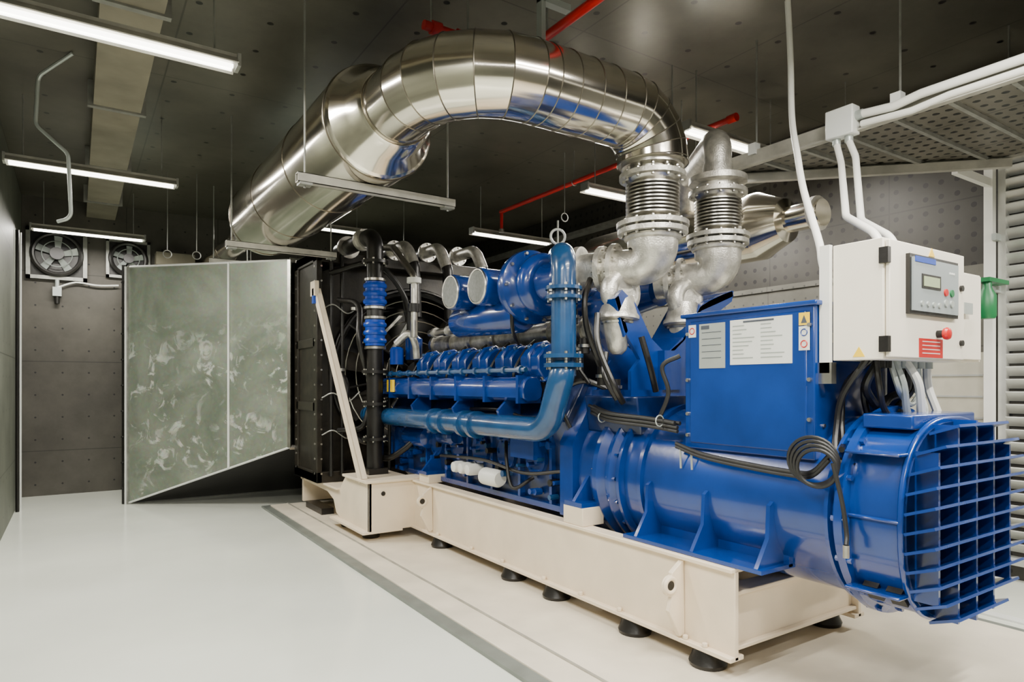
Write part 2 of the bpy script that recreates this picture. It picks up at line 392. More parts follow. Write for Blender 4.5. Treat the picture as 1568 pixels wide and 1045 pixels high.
t.box('controller',(3.13,Y-.029,2.05),(3.32,Y-.026,2.075),HOSE)
for i in range(4): t.cyl('controller',(3.19+i*.055,Y-.033,1.865),(3.19+i*.055,Y-.026,1.865),.012,LABELG,n=10)
for i,mm in enumerate((RED,GRN,LABELG,LABELG)):
    t.cyl('controller',(3.42+.06*(i%2),Y-.033,1.93-.05*(i//2)),(3.42+.06*(i%2),Y-.026,1.93-.05*(i//2)),.017,mm,n=14)
for i in range(3): t.box('controller',(3.46+i*.02,Y-.028,2.02),(3.472+i*.02,Y-.026,2.03),LABEL)
t.cyl('emergency_stop',(3.40,Y,1.735),(3.40,Y-.03,1.735),.018,BLACK); t.lathe('emergency_stop',(3.40,Y-.03,1.735),(0,-1,0),[(0,.026),(.012,.03),(.022,.026),(.028,.012)],RED,20)
t.box('stickers',(3.22,Y-.002,1.622),(3.45,Y,1.71),RED)
for i in range(4): t.box('stickers',(3.25,Y-.003,1.64+i*.018),(3.42,Y-.002,1.644+i*.018),LABEL)
t.prism('stickers',[(3.31,Y-.003,2.095),(3.37,Y-.003,2.095),(3.34,Y-.003,2.135)],(0,.002,0),YEL)
t.prism('stickers',[(2.948,1.58,1.622),(2.948,1.635,1.622),(2.948,1.607,1.668)],(.002,0,0),YEL)
t.cyl('locks',(3.64,Y-.012,1.97),(3.64,Y,1.97),.015,BLACK,n=10); t.cyl('locks',(3.64,Y-.012,1.70),(3.64,Y,1.70),.015,BLACK,n=10)
t.cyl('locks',(3.95,1.57,1.9),(3.95,1.6,1.9),.02,BLACK,n=10); t.box('locks',(3.90,1.565,1.87),(4.0,1.572,1.93),LABELG)
t.box('bracket',(2.93,1.735,1.55),(2.955,1.785,2.15),WHITE); t.box('bracket',(2.93,1.725,1.50),(2.97,1.79,1.60),STEELR)
t.box('bracket',(3.0,1.73,1.7),(3.7,1.79,1.74),STEELR)
t.box('bracket',(3.50,1.70,1.30),(3.60,1.76,1.62),BLUE)
for x in (3.53,3.57):
    for z in (1.42,1.5): t.cyl('bracket',(x,1.69,z),(x,1.70,z),.012,LABEL,n=10)
loops=[(3.12,1.40,1.66,BLACK,.02),(3.18,1.30,1.70,BLACK,.016),(3.24,1.33,1.55,LABELG,.017),(3.34,1.30,1.53,WHITE,.020),(3.20,1.42,1.56,LABELG,.013),(3.08,1.36,1.58,BLACK,.014)]
for x,zz,yy,m,r in loops:
    t.tube('cables',smoothp([(x,1.60,1.62),(x-.01,yy,1.50),(x+.05,yy+.01,zz+.03),(x+.14,yy+.01,zz-.02),(x+.24,yy+.02,zz+.03),(x+.29,1.62,1.48),(x+.27,1.62,1.62)]),r,m,8)
for x in (3.12,3.18,3.26,3.33,3.42,3.5,3.58): t.cyl('cables',(x,1.6,1.61),(x,1.6,1.575),.022,LABELG if x>3.2 else BLACK,n=10)
t.tube('cables',smoothp([(3.05,1.62,1.62),(3.02,1.72,1.45),(3.0,1.74,1.30),(2.93,1.70,1.16),(2.9,1.60,1.13)]),.016,BLACK,8)
t.tube('cables',smoothp([(3.1,1.62,1.62),(3.08,1.74,1.5),(3.06,1.75,1.34),(2.98,1.70,1.22),(2.9,1.66,1.2)]),.014,BLACK,8)
t.done()
t=Thing('cable_bundle',parent=GEN)
pts=smoothp([(2.86,3.35,1.33),(2.80,3.1,1.29),(2.84,2.8,1.27),(2.86,2.6,1.25)])
for o in ((0,0,0),(.02,0,.022),(-.012,.01,.026),(.0,0,-.022)):
    t.tube('black_cables',[p+V(o) for p in pts],.012,RUB,8)
for y in (3.2,2.7): t.torus('black_cables',(2.82,y,1.285),(0,1,0),.032,.004,LABELG,14,5)
pts=smoothp([(2.87,2.62,1.14),(2.84,2.4,1.10),(2.835,2.1,1.075),(2.83,1.85,1.065),(2.80,1.74,1.08),(2.8,1.66,1.16)])
for o in ((0,0,0),(.0,0,.018)): t.tube('black_cables',[p+V(o) for p in pts],.011,RUB,8)
for i in range(4): t.torus('coils',(2.77+i*.006,1.70+i*.01,1.12+i*.01),(1,.25,.1),.085+.008*i,.009,RUB,28,6)
t.tube('black_cables',smoothp([(2.78,1.63,1.15),(2.80,1.60,.98),(2.80,1.58,.85),(2.78,1.57,.80)]),.010,RUB,8)
t.cyl('black_cables',(2.78,1.57,.80),(2.78,1.57,.745),.014,STEELR,n=8)
t.tube('black_cables',smoothp([(2.88,2.6,1.66),(2.82,2.68,1.6),(2.85,2.66,1.45),(2.84,2.72,1.3)]),.013,RUB,8)
t.done()
# ---- engine
t=Thing('engine',parent=GEN)
pf=[(-.30,.50),(-.42,.62),(-.44,1.08),(-.50,1.25),(-.34,1.52),(.34,1.52),(.50,1.25),(.44,1.08),(.42,.62),(.30,.50)]
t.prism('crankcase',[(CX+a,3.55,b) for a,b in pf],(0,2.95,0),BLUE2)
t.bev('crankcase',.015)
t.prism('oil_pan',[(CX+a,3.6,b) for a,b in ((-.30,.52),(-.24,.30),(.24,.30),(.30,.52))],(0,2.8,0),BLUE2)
for i in range(7):
    y=3.75+i*.4
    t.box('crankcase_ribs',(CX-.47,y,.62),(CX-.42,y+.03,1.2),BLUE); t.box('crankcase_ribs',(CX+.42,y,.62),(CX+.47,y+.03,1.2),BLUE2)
    t.cyl('inspection_covers',(CX-.43,y+.215,.95),(CX-.465,y+.215,.95),.125,BLUE,n=24)
    for k in range(6):
        a=k*math.pi/3; t.cyl('inspection_covers',(CX-.46,y+.215+.1*math.cos(a),.95+.1*math.sin(a)),(CX-.475,y+.215+.1*math.cos(a),.95+.1*math.sin(a)),.01,BLUE,n=6)
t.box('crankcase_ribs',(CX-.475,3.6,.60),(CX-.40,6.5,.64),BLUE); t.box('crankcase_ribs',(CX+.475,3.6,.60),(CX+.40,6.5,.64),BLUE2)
t.lathe('flywheel_housing',(CX,3.09,CZ),(0,1,0),[(0,.47),(.03,.50),(.05,.50),(.08,.46),(.42,.47),(.46,.50),(.5,.50)],BLUE,48)
for k in range(20):
    a=2*math.pi*k/20; t.cyl('flywheel_housing',(CX+.475*math.cos(a),3.08,CZ+.475*math.sin(a)),(CX+.475*math.cos(a),3.16,CZ+.475*math.sin(a)),.013,BLUE,n=6)
t.prism('flywheel_housing',[(CX-.52,3.45,.60),(CX-.52,3.45,1.1),(CX-.3,3.45,1.48),(CX+.3,3.45,1.48),(CX+.52,3.45,1.1),(CX+.52,3.45,.6)],(0,.14,0),BLUE)
t.box('feet',(CX-.60,3.26,.70),(CX-.42,3.44,.73),BLUE); t.prism('feet',[(CX-.6,3.34,.72),(CX-.42,3.34,.72),(CX-.42,3.34,.95)],(0,.03,0),BLUE)
t.box('feet',(CX+.60,3.26,.70),(CX+.42,3.44,.73),BLUE)
t.box('feet',(CX-.62,5.46,.66),(CX-.42,5.64,.69),BLUE); t.prism('feet',[(CX-.62,5.54,.69),(CX-.42,5.54,.69),(CX-.42,5.54,.92)],(0,.03,0),BLUE)
t.box('feet',(CX+.62,5.46,.66),(CX+.42,5.64,.69),BLUE)
for sgn in (-1,1):
    Mb=Matrix.Translation((CX,0,1.0))@Matrix.Rotation(math.radians(sgn*32),4,'Y')
    R3=Mb.to_3x3()
    for i in range(6):
        y=3.92+i*.357
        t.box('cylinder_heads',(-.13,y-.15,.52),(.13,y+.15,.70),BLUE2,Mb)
        pr=[(-.14,.70),(-.145,.80),(-.10,.88),(-.03,.905),(.03,.905),(.10,.88),(.145,.80),(.14,.70)]
        t.prism('valve_covers',[Mb@V((a,y-.118,b)) for a,b in pr],R3@V((0,.236,0)),BLUE)
        t.box('valve_covers',(-.16,y-.14,.695),(.16,y+.14,.72),BLUE,Mb)
        t.prism('valve_covers',[Mb@V((a,y-.022,b)) for a,b in [(-.155,.70),(-.155,.81),(-.10,.905),(0,.94),(.10,.905),(.155,.81),(.155,.70)]],R3@V((0,.044,0)),BLUE)
        for q in (-.085,.085):
            t.cyl('valve_covers',Mb@V((0,y+q,.88)),Mb@V((0,y+q,.93)),.018,BLUEG,n=8)
            t.cyl('cover_bolts',Mb@V((-sgn*-.148,y+q*1.3,.70)),Mb@V((-sgn*-.148,y+q*1.3,.74)),.012,STEELR,n=6)
        t.tube('fuel_lines',smoothp([Mb@V((sgn*-.13,y+.178,.90)),Mb@V((0,y+.178,.88)),Mb@V((sgn*.18,y+.178,.78)),Mb@V((sgn*.21,y+.178,.60))]),.011,BLACK,6)
        t.tube('intake_branches',smoothp([Mb@V((sgn*.12,y,.62)),Mb@V((sgn*.2,y,.62)),V((CX+sgn*.56,y,1.52))]),.05,BLUE2,10)
        t.box('head_blocks',(CX+sgn*.50,y-.10,1.40),(CX+sgn*.42,y+.10,1.62),BLACK)
    t.bev('valve_covers',.016)
    xr=CX+sgn*.60
    t.prism('intake_rails',[(xr+a,3.8,1.46+b) for a,b in ((-.08,-.06),(-.09,0),(-.07,.06),(-.03,.09),(.03,.09),(.07,.06),(.09,0),(.08,-.06),(.04,-.085),(-.04,-.085))],(0,2.8,0),BLUE)
    t.bev('intake_rails',.01)
    for i in range(7):
        y=3.84+i*.455; t.box('rail_flanges',(xr-.10,y,1.36),(xr+.10,y+.03,1.56),BLUE)
    t.tube('fuel_rail',[(CX+sgn*.66,3.8,1.60),(CX+sgn*.66,6.3,1.60)],.018,BLUEG,8)
    for i in range(12): t.cyl('fuel_rail',(CX+sgn*.66,3.85+i*.21,1.60),(CX+sgn*.66,3.88+i*.21,1.60),.03,BLUEG,n=8)
t.box('labels',(CX-.695,6.02,1.42),(CX-.688,6.2,1.54),YEL)
for x in (-.14,.14):
    t.tube('exhaust_manifold',[(CX+x,3.6,1.90),(CX+x,6.2,1.90)],.09,CAST,16)
    for i in range(7): t.cyl('exhaust_manifold',(CX+x,3.72+i*.4,1.90),(CX+x,3.77+i*.4,1.90),.11,STEELR,n=20)
t.box('vee_cover',(CX-.3,3.6,1.5),(CX+.3,6.4,1.74),BLACK)
t.tube('exhaust_manifold',[(CX-.36,3.7,2.0),(CX-.36,5.9,2.0)],.035,STEELR,10)
for i in range(8): t.cyl('exhaust_manifold',(CX-.36,3.8+i*.28,2.0),(CX-.36,3.84+i*.28,2.0),.05,CAST,n=12)
XP=2.62
path=fillet([(XP,6.75,1.17),(XP,3.52,1.19),(2.60,3.34,1.55),(2.64,3.37,1.62)],.22,8)
t.tube('charge_air_pipe',path,.085,BLUEG,24)
t.tube('charge_air_pipe',fillet([(2.64,3.37,1.55),(2.64,3.37,2.35),(2.80,3.62,2.38)],.14,8),.082,BLUEG,24)
for y in (6.6,5.15,4.95,4.62,4.45): t.cyl('charge_air_pipe',(XP,y-.025,1.178),(XP,y+.025,1.178),.108,BLUEG,n=24)
for z in (1.62,1.68): t.flange('charge_air_pipe',(2.64,3.37,z),(0,0,1),.13,.026,BLUEG,6)
for z in (2.06,2.12): t.flange('charge_air_pipe',(2.64,3.37,z),(0,0,1),.12,.022,BLUEG,6)
for y in (4.1,4.8,5.6): t.prism('pipe_brackets',[(2.62,y,1.24),(2.60,y,1.30),(2.72,y,1.42),(2.8,y,1.40),(2.8,y,1.2),(2.72,y,1.2)],(0,.03,0),BLUE)
t.tube('charge_air_pipe',fillet([(XP+.02,6.7,1.17),(2.85,6.72,1.17)],.1),.07,BLUEG,16)
t.lathe('turbo_compressor',(2.80,3.96,2.21),(0,-1,0),[(-.10,.17),(-.06,.26),(0,.275),(.03,.27),(.05,.22),(.10,.17),(.30,.13),(.42,.12),(.45,.17),(.49,.17)],BLUE,40)
t.torus('turbo_compressor',(2.80,3.80,2.21),(0,1,0),.155,.075,BLUE,32,12)
for k in range(10):
    a=2*math.pi*k/10; t.cyl('turbo_compressor',(2.80+.25*math.cos(a),3.90,2.21+.25*math.sin(a)),(2.80+.25*math.cos(a),3.94,2.21+.25*math.sin(a)),.012,STEELR,n=6)
for y,z in ((4.66,2.235),(4.24,2.23)):
    t.lathe('air_cleaners',(2.50,y,z),(1,0,0),[(0,.125),(.01,.14),(.05,.142),(.06,.138),(.42,.138),(.46,.12)],BLUE,32)
    t.lathe('air_cleaners',(2.494,y,z),(1,0,0),[(0,.118),(.01,.122)],DISC,32)
    t.torus('air_cleaners',(2.50,y,z),(1,0,0),.127,.009,STEELR,32,6)
t.lathe('air_cleaners',(2.76,5.0,2.02),(0,-1,0),[(-.03,.06),(0,.10),(.06,.125),(.95,.14),(1.0,.12)],BLUE,28)
t.lathe('air_cleaners',(3.45,5.0,2.12),(0,-1,0),[(-.03,.06),(0,.10),(.06,.145),(.95,.15),(1.1,.12)],BLUE,28)
t.lathe('turbo_compressor',(3.70,3.96,2.21),(0,-1,0),[(-.10,.17),(-.06,.26),(0,.275),(.05,.22),(.10,.17),(.42,.12)],BLUE,32)
for hx,hy in ((2.98,3.20),(3.62,3.22)):
    t.torus('turbine_housing',(hx,hy,2.10),(0,1,0),.10,.06,CAST,28,12)
    t.cyl('turbine_housing',(hx,hy-.05,2.10),(hx,hy+.05,2.10),.09,CAST)
    t.lathe('turbine_housing',(hx-.02,hy,2.02),(-.06,-.03,-1),[(-.05,.10),(.06,.125),(.08,.14),(.10,.14),(.11,.10),(.20,.085),(.30,.06),(.33,.03)],CAST,20)
    t.torus('turbine_housing',(hx-.025,hy,1.90),(-.06,-.03,-1),.10,.012,STEELR,24,6)
t.lathe('turbine_housing',(2.84,3.60,2.27),(.25,-.47,0),[(-.05,.14),(-.02,.16),(.02,.16),(.03,.12),(.08,.12),(.09,.17),(.13,.17),(.14,.12)],CAST,28)
for y in (3.10,3.38):
    pl=[(3.10,1.44),(2.98,1.44),(2.98,1.58),(3.06,1.66),(2.92,1.84),(2.84,2.04),(2.90,2.10),(3.02,2.02),(3.16,1.80),(3.30,1.70),(3.46,1.80),(3.64,2.04),(3.80,2.12),(4.0,2.18),(3.98,2.10),(3.84,2.02),(3.68,1.72),(3.58,1.58),(3.58,1.44)]
    t.prism('turbo_bracket',[(a,y,b) for a,b in pl],(0,.03,0),BLUE)
t.box('turbo_bracket',(2.94,3.06,1.42),(3.64,3.44,1.46),BLUE)
t.prism('turbo_bracket',[(3.22,3.04,1.46),(3.38,3.04,1.46),(3.38,3.04,1.72),(3.22,3.04,1.72)],(0,.06,0),BLUE)
t.prism('turbo_bracket',[(3.62,3.10,2.0),(3.66,3.10,2.06),(3.98,3.10,2.18),(4.0,3.10,2.14)],(0,.30,0),BLUE)
t.prism('turbo_bracket',[(2.84,3.10,2.04),(2.87,3.10,2.06),(2.95,3.10,1.84),(2.92,3.10,1.80)],(0,.30,0),BLUE)
t.prism('turbo_bracket',[(3.30,3.10,1.70),(3.32,3.10,1.68),(3.48,3.10,1.80),(3.46,3.10,1.82)],(0,.30,0),BLUE)
t.prism('turbo_bracket',[(3.46,3.10,1.80),(3.48,3.10,1.80),(3.66,3.10,2.03),(3.64,3.10,2.05)],(0,.30,0),BLUE)
t.prism('rear_deck',[(2.92,2.95,1.18),(2.88,2.95,1.42),(3.72,2.95,1.42),(3.68,2.95,1.18)],(0,.5,0),BLUE2)
t.bev('rear_deck',.01)
for i in range(3):
    y=5.02-i*.12; t.lathe('oil_filters',(2.88,y,.78),(-1,0,0),[(0,.05),(.13,.05),(.16,.042),(.17,.02)],WHITE,20)
t.lathe('oil_filters',(2.78,4.58,.75),(0,-1,0),[(-.02,.05),(0,.07),(.20,.07),(.23,.055)],WHITE,24)
t.box('oil_filters',(2.86,4.2,.68),(2.93,5.15,.86),BLUE2)
for k in range(60):
    y=3.65+random.random()*2.7; z=.68+random.random()*.42
    t.cyl('side_fittings',(CX-.44,y,z),(CX-.49-random.random()*.04,y,z),.010+random.random()*.02,random.choice([BLUE,BLUE,BLUEG,BLACK]),n=8)
t.lathe('side_fittings',(2.82,5.9,.98),(0,1,0),[(-.25,.06),(-.22,.1),(.2,.1),(.25,.06)],BLUE,24)
t.lathe('side_fittings',(2.82,5.3,1.02),(0,1,0),[(-.15,.05),(-.12,.075),(.1,.075),(.15,.05)],BLUE,24)
t.box('side_fittings',(2.74,3.85,.95),(2.86,4.15,1.10),BLUE)
t.box('side_fittings',(2.78,6.2,.75),(2.9,6.5,1.05),BLUE)
for p in ([(2.80,3.6,1.3),(2.74,3.9,1.25),(2.76,4.4,1.30),(2.78,5.2,1.27)],[(2.8,3.55,.9),(2.76,4.0,.84),(2.77,4.6,.88),(2.8,5.4,.84)],
          [(2.85,4.0,.80),(2.73,4.1,.72),(2.74,4.2,.9),(2.8,4.3,1.05)],[(2.78,3.55,1.75),(2.72,3.6,1.5),(2.75,3.55,1.35),(2.8,3.5,1.2)],
          [(2.85,3.5,2.05),(2.78,3.5,1.85),(2.80,3.45,1.65),(2.84,3.35,1.5)],[(2.62,3.95,2.1),(2.66,4.0,1.9),(2.78,4.1,1.8)]):
    t.tube('side_hoses',smoothp(p),.014,BLACK,8)
for p in ([(2.85,3.35,2.2),(2.76,3.3,2.05),(2.78,3.3,1.85),(2.9,3.3,1.6)],[(3.0,3.03,1.8),(3.05,3.0,1.6),(3.1,3.0,1.45)],[(2.85,3.2,1.7),(2.8,3.15,1.55),(2.86,3.1,1.4)],
          [(2.78,3.2,1.95),(2.74,3.15,1.75),(2.78,3.05,1.5),(2.86,3.05,1.38)],[(3.0,3.3,1.45),(2.84,3.4,1.52),(2.74,3.5,1.45),(2.74,3.6,1.25)]):
    t.tube('side_hoses',smoothp(p),.02,BLACK,8)
for x,y,z,s_ in ((2.80,3.35,1.75,.05),(2.84,3.22,1.55,.06),(2.78,3.45,1.95,.05),(2.86,3.12,1.48,.05)):
    t.cyl('side_hoses',(x,y,z-s_),(x,y,z+s_),.035,BLACK,n=12); t.cyl('side_hoses',(x,y,z-.01),(x,y,z+.01),.045,STEELR,n=12)
t.prism('front_gearcase',[(CX-.40,6.5,.6),(CX-.46,6.5,1.2),(CX-.2,6.5,1.6),(CX+.2,6.5,1.6),(CX+.46,6.5,1.2),(CX+.40,6.5,.6)],(0,.16,0),BLUE2)
t.cyl('front_gearcase',(CX,6.6,1.5),(CX,6.9,1.5),.12,BLACK)
t.lathe('front_gearcase',(2.78,6.35,1.70),(0,0,1),[(0,.07),(.16,.07),(.18,.05)],HOSE,16)
t.lathe('front_gearcase',(2.95,6.30,1.75),(0,0,1),[(0,.09),(.22,.09),(.26,.04)],BLUE,16)
t.done()
# ---- radiator
t=Thing('radiator',parent=GEN)
RX0,RX1,RY0,RY1,RZ0,RZ1=2.15,4.45,7.05,7.88,.43,2.94
t.box('core',(RX0+.12,7.45,RZ0+.1),(RX1-.12,7.7,RZ1-.1),BLACK)
for x in (RX0,RX1-.06):
    t.box('frame',(x,7.02,RZ0),(x+.06,7.16,RZ1),DARKM); t.box('frame',(x,7.74,RZ0),(x+.06,7.88,RZ1),DARKM)
    t.box('frame',(x+.02,7.1,RZ0),(x+.04,7.8,RZ1),DARKM)
    for z in (RZ0,1.2,1.9,RZ1-.1): t.box('frame',(x,7.1,z),(x+.06,7.8,z+.1),DARKM)
t.box('frame',(RX0,7.02,RZ1-.12),(RX1,7.88,RZ1),DARKM); t.box('frame',(RX0,7.02,RZ0),(RX1,7.88,RZ0+.12),DARKM)
t.bev('frame',.006)
for z in [RZ0+.1+i*.16 for i in range(16)]:
    t.cyl('bolts',(RX0-.006,7.09,z),(RX0,7.09,z),.013,STEELR,n=8); t.cyl('bolts',(RX0-.006,7.81,z),(RX0,7.81,z),.013,STEELR,n=8)
    t.cyl('bolts',(RX0+.05,7.014,z),(RX0+.05,7.02,z),.011,STEELR,n=8)
n=40; cx,cz,r=3.3,1.62,.93; outer=[];inner=[]
for k in range(n):
    a=2*math.pi*k/n; c,s_=math.cos(a),math.sin(a); inner.append((cx+r*c,7.18,cz+r*s_))
    m=min((1.09/abs(c)) if abs(c)>1e-6 else 9,((1.2/abs(s_)) if abs(s_)>1e-6 else 9)); outer.append((cx+m*c,7.22,cz+m*s_))
t.add('shroud',[V(p) for p in inner+outer],[(k,(k+1)%n,n+(k+1)%n,n+k) for k in range(n)],DARKM)
t.torus('fan_guard',(cx,7.0,cz),(0,1,0),.97,.02,BLACK,48,6)
for rr in (.85,.73,.61,.49,.37,.25): t.torus('fan_guard',(cx,6.98,cz),(0,1,0),rr,.006,STEELR,40,4)
for k in range(8):
    a=2*math.pi*k/8+.2; t.cyl('fan_guard',(cx,6.96,cz),(cx+.97*math.cos(a),6.99,cz+.97*math.sin(a)),.012,BLACK,n=6)
t.torus('fan_guard',(cx,7.1,cz),(0,1,0),.95,.05,BLACK,48,8)
for k in range(9):
    a=2*math.pi*k/9
    M=Matrix.Translation((cx,7.12,cz))@Matrix.Rotation(a,4,'Y')@Matrix.Rotation(math.radians(32),4,'Z')
    t.prism('fan',[M@V((-.08,0,.12)),M@V((.08,0,.12)),M@V((.15,.0,.88)),M@V((-.13,0,.88))],M.to_3x3()@V((0,.012,0)),DARKM)
t.cyl('fan',(cx,6.95,cz),(cx,7.2,cz),.14,BLACK)
for x in (2.3,2.42): t.cyl('frame_posts',(x,7.0,.5),(x,7.0,2.9),.022,BLACK,n=8)
for z in (.95,1.35,2.3):
    t.tube('small_lines',smoothp([(2.2,7.0,z),(2.3,6.92,z+.05),(2.45,6.9,z-.04),(2.6,6.95,z+.06)]),.007,GREYM,6)
t.box('small_lines',(2.11,7.0,2.36),(2.145,7.06,2.52),HOSE)
t.done()
t=Thing('coolant_pipework',parent=GEN)
def hose(x,y,zt,zb,rr=.082):
    t.tube('black_pipes',fillet([(x,7.3,zt),(x,y,zt),(x,y,zb)],.16,8),rr,BLACK,20)
    t.cyl('flanges',(x,7.0,zt),(x,7.04,zt),rr*1.5,STEELR); t.cyl('flanges',(x,6.55,zt),(x,6.6,zt),rr*1.35,CAST)
hose(2.50,6.25,3.0,.62)
t.tube('silver_elbows',[(2.5,6.62,3.0),(2.5,6.48,3.0)],.10,CAST,20)
for z in (2.50,2.42,2.34): t.torus('blue_couplings',(2.5,6.25,z-.02),(0,0,1),.09,.03,HOSE,24,8)
t.cyl('blue_couplings',(2.5,6.25,2.28),(2.5,6.25,2.52),.098,HOSE,n=24)
t.cyl('blue_couplings',(2.5,6.25,1.88),(2.5,6.25,2.14),.098,HOSE,n=24)
for z in (1.93,2.01,2.09): t.torus('blue_couplings',(2.5,6.25,z),(0,0,1),.09,.028,HOSE,24,8)
for z in (2.26,2.54,1.86,2.16): t.cyl('flanges',(2.5,6.25,z-.012),(2.5,6.25,z+.012),.108,STEELR)
for z in (2.72,1.62,1.3,.95): t.flange('flanges',(2.5,6.25,z),(0,0,1),.13,.03,BLACK,6)
for (a,b,c) in ((2.95,6.5,2.98),(3.35,6.5,3.0),(3.75,6.4,3.0)):
    t.tube('silver_elbows',fillet([(a,7.2,c),(a,b,c),(a+.05,b-.1,2.75),(a+.05,b-.15,2.2)],.14,8),.06,BLACK,16)
    t.tube('silver_elbows',fillet([(a,6.8,c+.005),(a,b,c+.005),(a+.045,b-.09,2.78)],.14,8),.065,CAST,16)
    t.flange('silver_elbows',(a,6.8,c),(0,1,0),.11,.03,CAST,6)
t.tube('silver_elbows',fillet([(2.7,6.6,2.95),(2.72,6.3,2.9),(2.74,5.85,2.55),(2.74,5.85,1.95)],.1,6),.035,STEELR,12)
t.cyl('flanges',(2.74,5.85,2.48),(2.74,5.85,2.53),.07,WHITE)
t.cyl('flanges',(2.74,5.85,2.2),(2.74,5.85,2.28),.055,BLACK)
for p in ([(2.35,6.9,1.0),(2.5,6.6,1.05),(2.6,6.6,1.3),(2.8,6.6,1.3)],[(2.35,6.9,2.4),(2.42,6.5,2.3),(2.36,6.3,1.9),(2.6,6.5,1.4),(2.8,6.6,1.2)],[(2.3,7.0,2.7),(2.6,6.5,2.75),(2.9,6.4,2.4),(2.95,6.4,2.0)],
          [(2.3,6.95,1.7),(2.38,6.75,1.5),(2.36,6.7,1.1),(2.5,6.6,.9),(2.75,6.6,.9)],[(2.62,6.6,.8),(2.6,6.2,.75),(2.7,6.0,.85),(2.8,5.9,.98)]):
    t.tube('small_hoses',smoothp(p),.03,BLACK,10)
for x,y,z in ((2.38,6.72,1.1),(2.42,6.6,2.28),(2.58,6.6,1.2),(2.36,6.85,1.65)):
    t.cyl('small_hoses',(x,y,z-.015),(x,y,z+.015),.042,STEELR,n=14)
t.tube('small_hoses',smoothp([(2.66,6.1,1.9),(2.75,6.0,2.0),(2.82,6.0,1.9),(2.84,6.0,1.75)]),.035,CAST,10)
t.box('black_pipes',(2.4,6.15,.6),(2.6,6.35,.66),BLACK)
for x in (2.66,2.74): t.cyl('black_pipes',(x,6.45,.6),(x,6.45,1.75),.018,BLACK,n=8)
t.prism('black_pipes',[(2.62,6.7,1.9),(2.66,6.7,1.9),(3.0,6.7,2.25),(2.96,6.7,2.25)],(0,.03,0),STEELR)
t.prism('black_pipes',[(2.85,6.7,1.85),(2.89,6.7,1.85),(3.2,6.7,2.35),(3.16,6.7,2.35)],(0,.03,0),GREYM)
t.done()
# radiator discharge duct
t=Thing('radiator_air_duct')
A=[(2.1,7.9,.75),(2.1,7.9,2.96),(4.5,7.9,2.96),(4.5,7.9,.75)]
B=[(.54,9.48,.01),(.54,9.48,2.96),(5.3,9.48,2.96),(5.3,9.48,.01)]
C=[(.54,10.79,.01),(.54,10.79,2.96),(5.3,10.79,2.96),(5.3,10.79,.01)]
vs=[V(p) for p in A+B+C]; fs=[]
for L in (0,4):
    for k in range(4): k2=(k+1)%4; fs.append((L+k,L+4+k,L+4+k2,L+k2))
t.add('sheet',vs,fs,GALV)
t.add('bottom_shade_sheet',[V(A[0])-V((0,0,.004)),V(A[3])-V((0,0,.004)),V(B[3])-V((0,0,.004)),V(B[0])-V((0,0,.004))],[(0,1,2,3)],BLACK)  # black sheet that paints in the shadow under the duct
def bar(part,p,q,w,mat):
    t.tube(part,[p,q],w,mat,4)
for L in (A,B):
    for k in range(4): bar('flange_frames',L[k],L[(k+1)%4],.028,STEELR if L is A else GREYM)
for k in range(4): bar('flange_frames',A[k],B[k],.012,LABEL)
m0=V(A[0]).lerp(V(B[0]),.36); m1=V(A[1]).lerp(V(B[1]),.36)
bar('flange_frames',m0+V((-.01,-.01,0)),m1+V((-.01,-.01,0)),.014,LABEL)
bar('flange_frames',V((.50,9.50,.0)),V((.50,9.50,2.98)),.024,BLACK)
bar('flange_frames',V((.515,9.47,.0)),V((.515,9.47,2.96)),.012,LABEL)
for i in range(9): t.cyl('flange_frames',(.47,9.47,.2+i*.32),(.52,9.50,.2+i*.32),.012,BLACK,n=6)
t.done()
# ---------------------------------------------------------------- exhaust
t=Thing('exhaust_system')
def bellows(x,y,z0,z1,r,part):
    k=9; L=z1-z0
    pr=[(0,r*1.0)]
    for i in range(k):
        a=.04+i*(L-.08)/k; w=(L-.08)/k
        pr+=[(a,r*.78),(a+w*.3,r*.98),(a+w*.7,r*.98)]
    pr+=[(L-.04,r*.80),(L,r)]
    t.lathe(part,(x,y,z0),(0,0,1),pr,STEELR,36)
    t.flange(part,(x,y,z0-.01),(0,0,1),r*1.32,.03,CAST,12); t.flange(part,(x,y,z0-.055),(0,0,1),r*1.28,.03,CAST,12)
    t.flange(part,(x,y,z1+.01),(0,0,1),r*1.22,.03,CAST,12)
bx,by=3.10,3.03
bellows(bx,by,2.53,2.82,.175,'bellows'); t.flange('bellows',(bx,by,2.90),(0,0,1),.20,.03,STEELR,12)
t.cyl('bellows',(bx,by,2.82),(bx,by,2.94),.15,STEELR)
bx2=3.80
bellows(bx2,by+.05,2.55,2.84,.165,'bellows')
t.lathe('bellows',(bx2,by+.05,2.86),(0,0,1),[(0,.14),(.05,.14),(.06,.20),(.10,.20),(.11,.11),(.2,.10)],CAST,28)
for (x,y,q,zt) in ((bx,by,V((2.86,3.52,2.27)),2.49),(bx2,by+.05,V((3.58,3.46,2.24)),2.51)):
    pth=fillet([(x,y,zt),(x,y,2.26),q],.20,8)
    n_=len(pth); rad=[.165-.05*(i/(n_-1)) for i in range(n_)]
    t.tube('cast_elbows',pth,rad,CAST,24)
    dd=(q-V((x,y,2.26))).normalized()
    t.flange('cast_elbows',V((x,y,2.26))+dd*.34,dd,.155,.035,CAST,10); t.flange('cast_elbows',V((x,y,2.26))+dd*.25,dd,.165,.03,CAST,10)
    t.torus('cast_elbows',(x,y,zt-.05),(0,0,1),.165,.02,CAST,28,8)
rp=.225; rb=.28
def arc(c,e0,e1,r,n): return [V(c)+V(e0)*math.cos(math.pi/2*i/n)*r+V(e1)*math.sin(math.pi/2*i/n)*r for i in range(n+1)]
P=[V((bx,by,2.91))]
